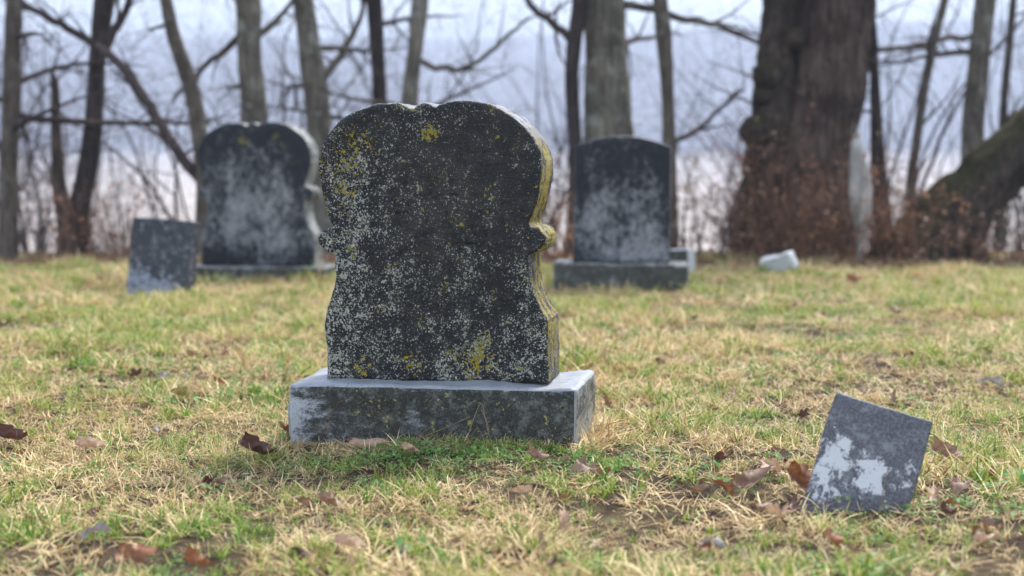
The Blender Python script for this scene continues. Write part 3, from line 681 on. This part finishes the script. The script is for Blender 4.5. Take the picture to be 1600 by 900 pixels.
# ------------------------------------------------------------------ grass
LIB = []   # variant meshes are kept out of the scene; the scatter objects instance them
def blades(rng, n, lmin, lmax, wmin, wmax, spread, lie, curl, segs=4):
    V, F, A = [], [], []
    for _ in range(n):
        a = rng.uniform(0, 2 * math.pi); rr = abs(rng.gauss(0, spread)); b = rng.uniform(0, 2 * math.pi)
        p = Vector((rr * math.cos(b), rr * math.sin(b), -.006)); ln = rng.uniform(lmin, lmax); wd = rng.uniform(wmin, wmax)
        el = rng.gauss(lie, .25); az = a; c = rng.gauss(curl, abs(curl) * .5 + .1); tw = rng.gauss(0, .3); n0 = len(V); rnd = rng.random()
        for i in range(segs + 1):
            t = i / segs; wv = wd * (1 - t ** 2.2) * .5 + .0002
            dr = Vector((math.cos(az) * math.cos(el), math.sin(az) * math.cos(el), math.sin(el)))
            sd = Vector((-math.sin(az), math.cos(az), rng.uniform(-.25, .25)))
            V += [p - sd * wv, p + sd * wv]; A += [(rnd, t, 0)] * 2
            if i < segs: F.append((n0 + 2 * i, n0 + 2 * i + 1, n0 + 2 * i + 3, n0 + 2 * i + 2))
            p = p + dr * (ln / segs); el -= c / segs; az += tw / segs
            if p.z < .002: p.z = .002 + rng.uniform(0, .004); el = abs(el) * .3
    return V, F, A
def cover(rng, n, lmin, lmax, spread, zmax, round_=.6):
    V, F, A = [], [], []
    for _ in range(n):
        c = Vector((rng.gauss(0, spread), rng.gauss(0, spread), rng.uniform(.004, zmax))); s = rng.uniform(lmin, lmax)
        m = Euler((rng.gauss(0, .45), rng.gauss(-.25, .4), rng.uniform(0, 6.3))).to_matrix(); n0 = len(V); rnd = rng.random()
        for q in ((0, 0, 0), (.3, -round_ * .42, .06), (.7, -round_ * .45, .04), (1, 0, -.08), (.7, round_ * .45, .04), (.3, round_ * .42, .06), (.5, 0, -.04)): V.append(c + m @ (Vector(q) * s)); A.append((rnd, q[0], 0))
        F += [(n0, n0 + 1, n0 + 2, n0 + 6), (n0 + 6, n0 + 2, n0 + 3, n0 + 4), (n0, n0 + 6, n0 + 4, n0 + 5)]
    return V, F, A
def variants(name, gens, mat):
    c = bpy.data.collections.new(name)
    for i, (V, F, A) in enumerate(gens):
        me = bpy.data.meshes.new(f'{name}_{i:02d}'); me.from_pydata([tuple(v) for v in V], [], F); me.materials.append(mat)
        at = me.attributes.new('blade', 'FLOAT_VECTOR', 'POINT'); at.data.foreach_set('vector', np.array(A, np.float32).ravel())
        c.objects.link(bpy.data.objects.new(f'{name}_{i:02d}', me))
    return c
def scatter(name, coll, nvar, pts, rot, scl, label, cat):
    me = bpy.data.meshes.new(name); me.vertices.add(len(pts)); me.vertices.foreach_set('co', np.asarray(pts, np.float32).ravel())
    for an, ty, key, dat in (('rot', 'FLOAT_VECTOR', 'vector', rot), ('scl', 'FLOAT', 'value', scl), ('idx', 'INT', 'value', NR.integers(0, nvar, len(pts)))):
        me.attributes.new(an, ty, 'POINT').data.foreach_set(key, np.asarray(dat).astype(np.int32 if ty == 'INT' else np.float32).ravel())
    o = bpy.data.objects.new(name, me); COL.objects.link(o)
    g = bpy.data.node_groups.new(name, 'GeometryNodeTree'); g.interface.new_socket('Geometry', in_out='INPUT', socket_type='NodeSocketGeometry'); g.interface.new_socket('Geometry', in_out='OUTPUT', socket_type='NodeSocketGeometry')
    n, l = g.nodes, g.links; gi, go = n.new('NodeGroupInput'), n.new('NodeGroupOutput'); ip = n.new('GeometryNodeInstanceOnPoints'); ci = n.new('GeometryNodeCollectionInfo')
    ci.inputs['Collection'].default_value = coll; ci.inputs['Separate Children'].default_value = True; ci.inputs['Reset Children'].default_value = True
    ip.inputs['Pick Instance'].default_value = True
    for an, ty, sock in (('rot', 'FLOAT_VECTOR', 'Rotation'), ('scl', 'FLOAT', 'Scale'), ('idx', 'INT', 'Instance Index')):
        na = n.new('GeometryNodeInputNamedAttribute'); na.data_type = ty; na.inputs['Name'].default_value = an; l.new(na.outputs['Attribute'], ip.inputs[sock])
    l.new(gi.outputs[0], ip.inputs['Points']); l.new(ci.outputs[0], ip.inputs['Instance']); l.new(ip.outputs[0], go.inputs[0])
    o.modifiers.new('scatter', 'NODES').node_group = g
    return tag(o, label, cat, kind='stuff')

def lawn_points(dens_near, dens_far, ymin=1.9, ymax=11.4, margin=.9):
    out = []; y = ymin
    while y < ymax:
        dy = .25; hw = (y + dy) * .365 + margin; t = min(1, max(0, (y - 4) / 4)); d = dens_near * (1 - t) + dens_far * t
        n = int(2 * hw * dy * d); out.append(np.stack([NR.uniform(-hw, hw, n), NR.uniform(y, y + dy, n)], 1)); y += dy
    return np.concatenate(out)
def clear_of(p, pad=.0):
    ok = np.ones(len(p), bool)
    for x, y, rz, hw, hd in FOOT:
        c, s = math.cos(rz), math.sin(rz); dx, dy = p[:, 0] - x, p[:, 1] - y
        lx, ly = dx * c + dy * s, -dx * s + dy * c
        ok &= ~((np.abs(lx) < hw + pad) & (np.abs(ly) < hd + pad))
    return ok
def bare(p): return np.clip((vnoise(p[:, 0], p[:, 1], 2.3, 41) * .6 + vnoise(p[:, 0], p[:, 1], 7, 42) * .4 - .54) * 8, 0, 1)     # worn soil
def greenness(p): return vnoise(p[:, 0], p[:, 1], .75, 31) * .2 + vnoise(p[:, 0], p[:, 1], 3.1, 32) * .35 + vnoise(p[:, 0], p[:, 1], 10, 33) * .45
def place(p, zoff=0., tilt=.15, smin=.7, smax=1.3, far_grow=.5):
    z = ground_z(p[:, 0], p[:, 1]) + zoff; n = len(p)
    if far_grow == 0: return np.stack([p[:, 0], p[:, 1], z], 1), np.stack([NR.normal(0, tilt, n), NR.normal(0, tilt, n), NR.uniform(0, 6.283, n)], 1), NR.uniform(smin, smax, n)
    rot = np.stack([NR.normal(0, tilt, n), NR.normal(0, tilt, n), NR.uniform(0, 6.283, n)], 1)
    hmod = .36 + .8 * vnoise(p[:, 0], p[:, 1], 4.5, 61) * (.5 + vnoise(p[:, 0], p[:, 1], 1.3, 62)); dxm = p[:, 0] - mainstone.location.x
    hmod = hmod * (1 + .4 * (~clear_of(p, .05)))
    hmod = np.where((np.abs(p[:, 0] - .70) < .14) & (p[:, 1] > 2.78) & (p[:, 1] < 3.02), np.clip(hmod, .62, .85), hmod)
    hmod = np.where((np.abs(dxm) < .42) & (p[:, 1] > 3.3) & (p[:, 1] < 3.75), np.minimum(hmod, .55), hmod)
    s = hmod * (.78 + .22 * np.clip((p[:, 1] - 2.6) / .9, 0, 1)) * NR.uniform(smin, smax, n) * (1 + far_grow * np.clip((p[:, 1] - 4) / 5, 0, 1))
    return np.stack([p[:, 0], p[:, 1], z], 1), rot, s

M['green'] = mat_grass('green_grass', [(.05, .14, .012), (.20, .36, .045), (.25, .32, .04), (.52, .50, .12)], .3, .5, (.55, .45, .2))
M['straw'] = mat_grass('dry_grass', [(.36, .24, .09), (.88, .72, .40), (.20, .11, .055), (.78, .57, .28)], .2, .65)
M['cover'] = mat_grass('ground_cover', [(.09, .20, .04), (.19, .33, .09), (.13, .25, .07), (.27, .36, .13)], .35, .5)
rg = random.Random(3)
cg = variants('green_tuft', [blades(rg, 10, .022, .075, .0032, .0062, .014, 1.0, 1.0) for _ in range(7)] + [blades(rg, 15, .04, .085, .0032, .0056, .016, 1.05, .9, 5) for _ in range(3)], M['green'])
cs = variants('straw_tuft', [blades(rg, 10, .03, .095, .0022, .0050, .02, .5, .8) for _ in range(10)] + [blades(rg, 8, .05, .14, .0018, .0038, .03, .16, .2) for _ in range(6)], M['straw'])
cc = variants('cover_tuft', [cover(rg, 15, .008, .017, .02, .024) for _ in range(6)] + [cover(rg, 9, .012, .024, .022, .026, .75) for _ in range(3)], M['cover'])

p = lawn_points(1650, 900); gr = greenness(p); p = p[(NR.random(len(p)) < np.clip((gr - .385) * 4.4, .14, .9) * (1 - .9 * bare(p))) & clear_of(p, .004)]
scatter('green_grass', cg, 10, *place(p, 0, .18, .55, 1.15), 'short yellow-green grass blades growing over the whole lawn', 'grass')
p = lawn_points(1650, 900); gr = greenness(p); p = p[(NR.random(len(p)) < np.clip((.78 - gr) * 3.6, .4, 1) * (1 - .6 * bare(p)) * (1 - .75 * np.exp(-(((p[:, 0] - mainstone.location.x - .05) / .35) ** 2 + ((p[:, 1] - 3.47) / .13) ** 2)))) & clear_of(p, .004)]
a_, b_, c_ = place(p, .002, .2, .6, 1.25)
ne = 230; u = NR.random(ne); lx = np.where(u < .62, NR.uniform(-.40, .40, ne), .39 + np.abs(NR.normal(.02, .02, ne))); ly = np.where(u < .62, -.175 - np.abs(NR.normal(.012, .018, ne)), NR.uniform(-.2, .2, ne))
e = np.stack([mainstone.location.x + lx * math.cos(YAW) - ly * math.sin(YAW), mainstone.location.y + lx * math.sin(YAW) + ly * math.cos(YAW)], 1)     # longer straw along the foot of the base
a2, b2_, c2 = place(e, .0, .25, .8, 1.2, 0); c2 = c2 * np.where(u < .62, .55, .95)
scatter('dry_grass', cs, 16, np.concatenate([a_, a2]), np.concatenate([b_, b2_]), np.concatenate([c_, c2]), 'pale dead straw matted through the lawn', 'grass')
p = lawn_points(1600, 500); cv = vnoise(p[:, 0], p[:, 1], 1.7, 51) * .5 + vnoise(p[:, 0], p[:, 1], 5, 52) * .5
x0 = mainstone.location.x; front = np.exp(-(((p[:, 0] - x0 - .05) / .42) ** 2 + ((p[:, 1] - 3.47) / .17) ** 2))
p = p[(NR.random(len(p)) < np.clip((cv - .58) * 1.5, .03, .2) + front * 1.0) & clear_of(p, .01)]
scatter('ground_cover', cc, 9, *place(p, .003, .2, .7, 1.3), 'small round-leaved green weeds creeping between the grass', 'weeds')

# thicket beyond the crest: a mass of bare twigs
def sapling(seed, h):
    rng = random.Random(seed); tb = Tubes()
    for _ in range(rng.choice((1, 2, 3))):
        grow(tb, (rng.gauss(0, .08), rng.gauss(0, .08), 0), (rng.gauss(0, .16), rng.gauss(0, .16), 1), h * rng.uniform(.7, 1), rng.uniform(.011, .02), 0, rng, 0., 3, .55)
    V = np.concatenate(tb.V); return V, [tuple(q) for q in np.concatenate(tb.Q).tolist()], np.zeros((len(V), 3))
ct = variants('sapling', [sapling(i, 3.4) for i in range(7)] + [sapling(i, 1.5) for i in range(7, 13)], M['twig'])
Dq = NR.uniform(12.8, 30, 270); q = np.stack([(NR.uniform(-300, 1900, 270) - 800) / FPX * Dq, Dq], 1)
scatter('thicket', ct, 13, *place(q, -.05, .06, .8, 1.3, 0), 'mass of fine bare twigs filling the slope behind the trees', 'thicket')

# ------------------------------------------------------------------ fallen leaves
def leaf_mesh(name, seed, lobed=True, curl=.6, mat=None, size=.075):
    rng = random.Random(seed); n = 30; V = [(0, 0, 0)]; rings = 3
    rad = []
    for i in range(n):
        a = 2 * math.pi * i / n; r = .34 + .16 * math.cos(a) ** 2 + (.085 * math.cos(a * 5 + .2 + .5 * math.sin(a + seed)) + .05 * math.cos(a * 9 + seed) if lobed else .02 * math.cos(7 * a)) + rng.uniform(-.02, .02)
        rad.append(r)
    ax = rng.uniform(-.5, .5); k1 = curl * rng.uniform(.6, 1.4); k2 = curl * rng.uniform(-.8, .8)
    def bend(x, y):
        u = x * math.cos(ax) + y * math.sin(ax); v = -x * math.sin(ax) + y * math.cos(ax)
        th = v * k1 * 4; vv = math.sin(th) / (k1 * 4) if abs(k1) > .02 else v; z = (1 - math.cos(th)) / (k1 * 4 + 1e-6)
        z += k2 * u * u + .09 * math.sin(u * 11 + seed) * abs(v) * 2 + .09 * math.sin(u * 5 + v * 9 + seed * 1.7)
        return (u * size, vv * size, z * size)
    V = [bend(0, 0)]
    for k in range(1, rings + 1):
        for i in range(n):
            a = 2 * math.pi * i / n; r = rad[i] * k / rings if k == rings else (.3 + .1 * math.cos(a) ** 2) * k / rings
            V.append(bend(r * math.cos(a) * 1.25, r * math.sin(a)))
    F = [(0, 1 + i, 1 + (i + 1) % n) for i in range(n)]
    for k in range(rings - 1):
        for i in range(n):
            j = (i + 1) % n; F.append((1 + k * n + i, 1 + (k + 1) * n + i, 1 + (k + 1) * n + j, 1 + k * n + j))
    nb = len(V)   # petiole
    for t in range(5):
        x = -.45 - t * .14
        b = bend(x * 1.0, 0); V += [(b[0], b[1] - .0009, b[2]), (b[0], b[1] + .0009, b[2] + .0006)]
        if t: F.append((nb + 2 * t - 2, nb + 2 * t - 1, nb + 2 * t + 1, nb + 2 * t))
    me = bpy.data.meshes.new(name); me.from_pydata(V, [], F); me.materials.append(mat); me.polygons.foreach_set('use_smooth', [True] * len(F)); return me
LC = dict(rust=((.16, .055, .022), (.32, .135, .06)), dark=((.045, .02, .014), (.13, .055, .04)), tan=((.30, .17, .10), (.58, .39, .26)), brown=((.14, .075, .045), (.32, .19, .12)), grey=((.22, .18, .16), (.42, .37, .34)), olive=((.16, .13, .03), (.33, .27, .07)))
LM = {k: mat_leaf('leaf_' + k, *v) for k, v in LC.items()}
LMESH = {(k, i): leaf_mesh('fallen_leaf', 10 * i + len(k), i != 2, (.6, .95, 1.3)[i], LM[k]) for k in LC for i in range(3)}
def rolled_leaf(seed, mat):
    rng = random.Random(seed); V, F = [], []; nu, nv = 14, 18
    for i in range(nu):
        u = i / (nu - 1)
        for j in range(nv):
            v = j / (nv - 1); th = -1.2 + v * 4.9 + .25 * math.sin(u * 5); r = .0115 + .003 * math.sin(u * 7 + v * 4) + .004 * v
            x = (u - .5) * .085 + (rng.uniform(-.007, .007) + .007 * math.sin(v * 13) if i in (0, nu - 1) else 0)
            V.append((x, r * math.cos(th), r * math.sin(th) + (rng.uniform(-.002, .003) if j in (0, nv - 1) else 0)))
    for i in range(nu - 1):
        for j in range(nv - 1): F.append((i * nv + j, (i + 1) * nv + j, (i + 1) * nv + j + 1, i * nv + j + 1))
    me = bpy.data.meshes.new('fallen_leaf'); me.from_pydata(V, [], F); me.materials.append(mat); me.polygons.foreach_set('use_smooth', [True] * len(F)); return me
for k_ in ('tan', 'dark', 'brown', 'rust'): LMESH[(k_, 3)] = rolled_leaf(len(k_), LM[k_])
def ground_px(px, py):
    a, b = P(px, py, 1), Vector((0, 0, CAM_H)); d = a - b; t = -CAM_H / d.z; return b + d * t
LEAFG = 'fallen leaves in the lawn'
for px, py, k, i, s, rot, dz, lab in [
    (400, 712, 'dark', 1, 1.15, (.5, .2, .3), .035, 'dark maroon crumpled leaf left of the marble base'),
    (573, 708, 'tan', 3, 1.12, (.3, .03, -.1), .022, 'pale tan rolled leaf propped against the front of the marble base'),
    (1249, 772, 'rust', 0, 1.1, (1.25, .3, .5), .045, 'rust-brown leaf standing against the left edge of the tilted marker'),
    (1478, 725, 'brown', 1, 1.0, (.9, .2, -.5), .04, 'brown curled leaf standing right of the tilted marker'),
    (1170, 768, 'brown', 1, 1.15, (.55, -.3, .8), .03, 'broad brown leaf lying well left of the tilted marker'),
    (1300, 872, 'rust', 0, .95, (.7, .2, 1.2), .035, 'rusty leaf in front of the foot of the tilted marker'),
    (212, 884, 'rust', 0, .85, (.8, 0, .3), .04, 'rusty upturned leaf low in the front left grass'),
    (306, 897, 'rust', 1, .8, (.5, .3, 1.), .04, 'dark rust leaf cut by the lower picture edge'),
    (18, 690, 'dark', 1, 1.1, (.4, 0, .2), .025, 'dark brown leaf in a worn hollow at the left edge'),
    (545, 872, 'tan', 0, .7, (.3, .1, .4), .035, 'pale tan leaf in the blurred grass below the main stone'),
    (150, 852, 'grey', 2, .7, (.3, -.2, .6), .035, 'grey-brown folded leaf in the front left grass'),
    (1332, 448, 'rust', 0, 1.25, (1.2, 0, .3), .05, 'rust-coloured leaf upright in the far grass before the oak'),
    (1550, 608, 'grey', 2, 1.0, (.15, .1, -.4), .03, 'whitish flat leaf at the right side of the lawn'),
    (282, 628, 'olive', 2, 1.0, (.3, .1, .1), .03, 'olive-yellow leaf lying left of the marble base'),
    (920, 757, 'brown', 0, .95, (.3, .2, .2), .03, 'brown leaf flat in the weeds right of the marble base'),
    (1215, 820, 'tan', 0, 1.0, (.2, .2, 2.), .03, 'pale leaf lying beside the lower left corner of the tilted marker'),
    (1500, 775, 'brown', 0, .9, (.4, -.2, 1.), .03, 'brown leaf lying in the grass below the curled one at the right'),
    (1120, 735, 'dark', 0, .9, (.3, .3, 2.4), .025, 'dark leaf between the main stone and the tilted marker'),
    (1400, 500, 'brown', 1, 1.0, (.4, 0, .4), .03, 'small brown leaf in the far right grass'),
    (448, 688, 'rust', 0, .9, (.4, .3, 1.4), .035, 'rusty leaf tucked by the left corner of the marble base'),
    (140, 705, 'tan', 0, .95, (.25, 0, .4), .03, 'tan leaf on the straw near the left hollow'),
    (1205, 745, 'tan', 1, .8, (.5, .3, .4), .03, 'pale curled leaf among the darker ones left of the tilted marker'),
    (1235, 800, 'dark', 1, .75, (.4, -.3, 1.6), .025, 'dark leaf tucked under the left foot of the tilted marker'),
    (1130, 775, 'rust', 2, .7, (.3, .5, .2), .03, 'small rusty leaf farthest left of the tilted marker cluster'),
    (1190, 800, 'brown', 3, .7, (.3, .1, .7), .02, 'rolled brown leaf lying left of the tilted marker'),
    (640, 728, 'tan', 0, .6, (.5, .2, .8), .025, 'small tan leaf in the weeds before the marble base'),
    (840, 735, 'brown', 1, .7, (.6, .2, .1), .025, 'curled brown leaf by the front right corner of the marble base'),
    (1480, 820, 'dark', 1, .7, (.4, .2, .9), .025, 'dark curled leaf at the lower right of the tilted marker'),
    (510, 800, 'brown', 2, .8, (.3, .4, .7), .03, 'brown folded leaf in the grass below the left of the marble base')]:
    g = ground_px(px, py); o = bpy.data.objects.new('fallen_leaf', LMESH[(k, i)]); COL.objects.link(o)
    o.location = (g.x, g.y, gz(g.x, g.y) + dz); o.rotation_euler = rot; o.scale = (s * .9,) * 3; tag(o, lab, 'leaf', LEAFG)
n = 0
while n < 110:
    px, py = R.uniform(-60, 1660), 430 + 470 * R.random() ** 1.3; g = ground_px(px, py); q = np.array([[g.x, g.y]])
    if not clear_of(q, .05)[0]: continue
    k = R.choice(['brown', 'brown', 'dark', 'rust', 'tan', 'grey']); i = R.randrange(3); s = R.uniform(.25, .7)
    o = bpy.data.objects.new('fallen_leaf', LMESH[(k, i)]); COL.objects.link(o)
    o.location = (g.x, g.y, gz(g.x, g.y) + R.uniform(.008, .028)); o.rotation_euler = (R.gauss(0, .6), R.gauss(0, .6), R.uniform(0, 6.3)); o.scale = (s,) * 3
    where = 'on the far lawn near the trees' if py < 560 else 'left of the marble base' if px < 440 else 'in the grass before the marble base' if px < 930 and py > 700 else 'close by the tilted marker' if px > 1080 and py > 640 else 'right of the marble base'
    what = dict(brown='brown', dark='dark maroon', rust='rust-red', tan='pale tan', grey='grey')[k] + (' rolled' if i == 3 else ' curled' if i == 2 else ' jagged')
    tag(o, f'small {what} leaf scrap {where}', 'leaf', f'{what} leaf scraps {where}'); n += 1

# crumbs of broken leaf and dead stem worked into the turf
cr_ = variants('leaf_crumb', [([tuple(v.co) for v in LMESH[(k, i)].vertices], [tuple(f.vertices) for f in LMESH[(k, i)].polygons], [(.5, .5, 0)] * len(LMESH[(k, i)].vertices)) for k in ('brown',) for i in range(3)], LM['brown'])
for o_, k in zip(cr_.objects, ('dark', 'brown', 'rust')): o_.data.materials[0] = LM[k]
q = lawn_points(95, 45); q = q[clear_of(q, .01) & (NR.random(len(q)) < .25 + .75 * bare(q))]
cp = place(q, .010, .7, .14, .42, .6); scatter('leaf_crumbs', cr_, 3, *cp, 'brown crumbs of broken leaves strewn through the turf', 'leaf crumbs')

# leaf litter under the trees
cl = variants('litter_leaf', [([tuple(v.co) for v in LMESH[(k, i)].vertices], [tuple(f.vertices) for f in LMESH[(k, i)].polygons], [(.5, .5, 0)] * len(LMESH[(k, i)].vertices)) for k in ('brown',) for i in range(3)], LM['brown'])
q = np.stack([NR.uniform(-6, 6, 5200), 10.2 + np.abs(NR.normal(0, 1.8, 5200))], 1)
q = q[clear_of(q, .02)]
scatter('leaf_litter', cl, 3, *place(q, .02, .5, .7, 1.3, 0), 'brown leaf litter along the foot of the trees', 'leaf litter')

# ------------------------------------------------------------------ dry weed stems at the marble base
def weed(name, label, stems, base_px, mat, cat='weed'):
    Yd = 3.5; b = ground_px(*base_px); root = empty(name, (b.x, b.y, 0)); tag(root, label, cat); inv = np.array((b.x, b.y, 0))
    for pts, r in stems:
        c = resample([(*P(x, y, yd), 0) for x, y, yd in pts], .012)[:, :3] - inv; tb = Tubes(); tb.tube(c, np.linspace(r, r * .5, len(c)), 5); tb.build('stem', mat, root)
M['stalk'] = mat_bark((.32, .22, .11), (.52, .38, .22), 0, 1, 60); M['red_stalk'] = mat_bark((.16, .07, .03), (.3, .15, .08), 0, 1, 60)
weed('dry_stalk', 'thin reddish grass stalk crossing the left front of the marble base', [([(492, 704, 3.55), (512, 662, 3.57), (530, 625, 3.6), (545, 598, 3.63)], .0011)], (492, 706), M['red_stalk'])
weed('dry_stalk', 'long straw stalk lying slantwise against the front of the marble base', [([(600, 703, 3.52), (660, 683, 3.53), (735, 651, 3.55)], .0016), ([(640, 690, 3.52), (672, 668, 3.53)], .0008)], (600, 706), M['stalk'])
weed('dry_stalk', 'two short straw stalks standing before the foot of the tilted marker', [([(1372, 812, 2.88), (1378, 775, 2.885), (1387, 735, 2.89)], .0013), ([(1340, 815, 2.88), (1344, 795, 2.885), (1350, 778, 2.89)], .001), ([(1300, 815, 2.88), (1310, 800, 2.89), (1316, 790, 2.89)], .0009)], (1372, 815), M['stalk'])
weed('dead_weed', 'tangle of bent dry weed stems before the middle of the marble base', [
    ([(724, 706, 3.50), (738, 660, 3.53), (752, 629, 3.55), (758, 655, 3.52), (770, 700, 3.47)], .0011), ([(730, 700, 3.48), (745, 668, 3.5), (757, 690, 3.47)], .001),
    ([(700, 708, 3.47), (725, 690, 3.48), (760, 678, 3.5)], .0009), ([(752, 640, 3.52), (763, 668, 3.5), (758, 706, 3.47)], .0009), ([(680, 714, 3.46), (697, 702, 3.48), (722, 704, 3.46), (745, 716, 3.44)], .0012),
    ([(690, 720, 3.44), (712, 700, 3.47), (736, 708, 3.45)], .001), ([(664, 712, 3.46), (672, 690, 3.49), (675, 674, 3.5)], .0008)], (724, 710), M['stalk'])

# ------------------------------------------------------------------ haze: even damp air round the whole place
bm = bmesh.new(); bmesh.ops.create_cube(bm, size=1)
for v in bm.verts: v.co = Vector((v.co.x * 5400, v.co.y * 2900 + 1300, (v.co.z + .5) * 220 - 9))
me = bpy.data.meshes.new('haze'); bm.to_mesh(me); bm.free(); hz = NT('haze'); pv = hz.n.new('ShaderNodeVolumePrincipled')
pv.inputs['Color'].default_value = (.665, .735, .885, 1); pv.inputs['Density'].default_value = .0014; pv.inputs['Anisotropy'].default_value = .0
hz.l.new(pv.outputs[0], hz.out.inputs['Volume'])
tag(link_mesh('haze', me, hz.m), 'thin damp winter haze', 'haze', kind='stuff')
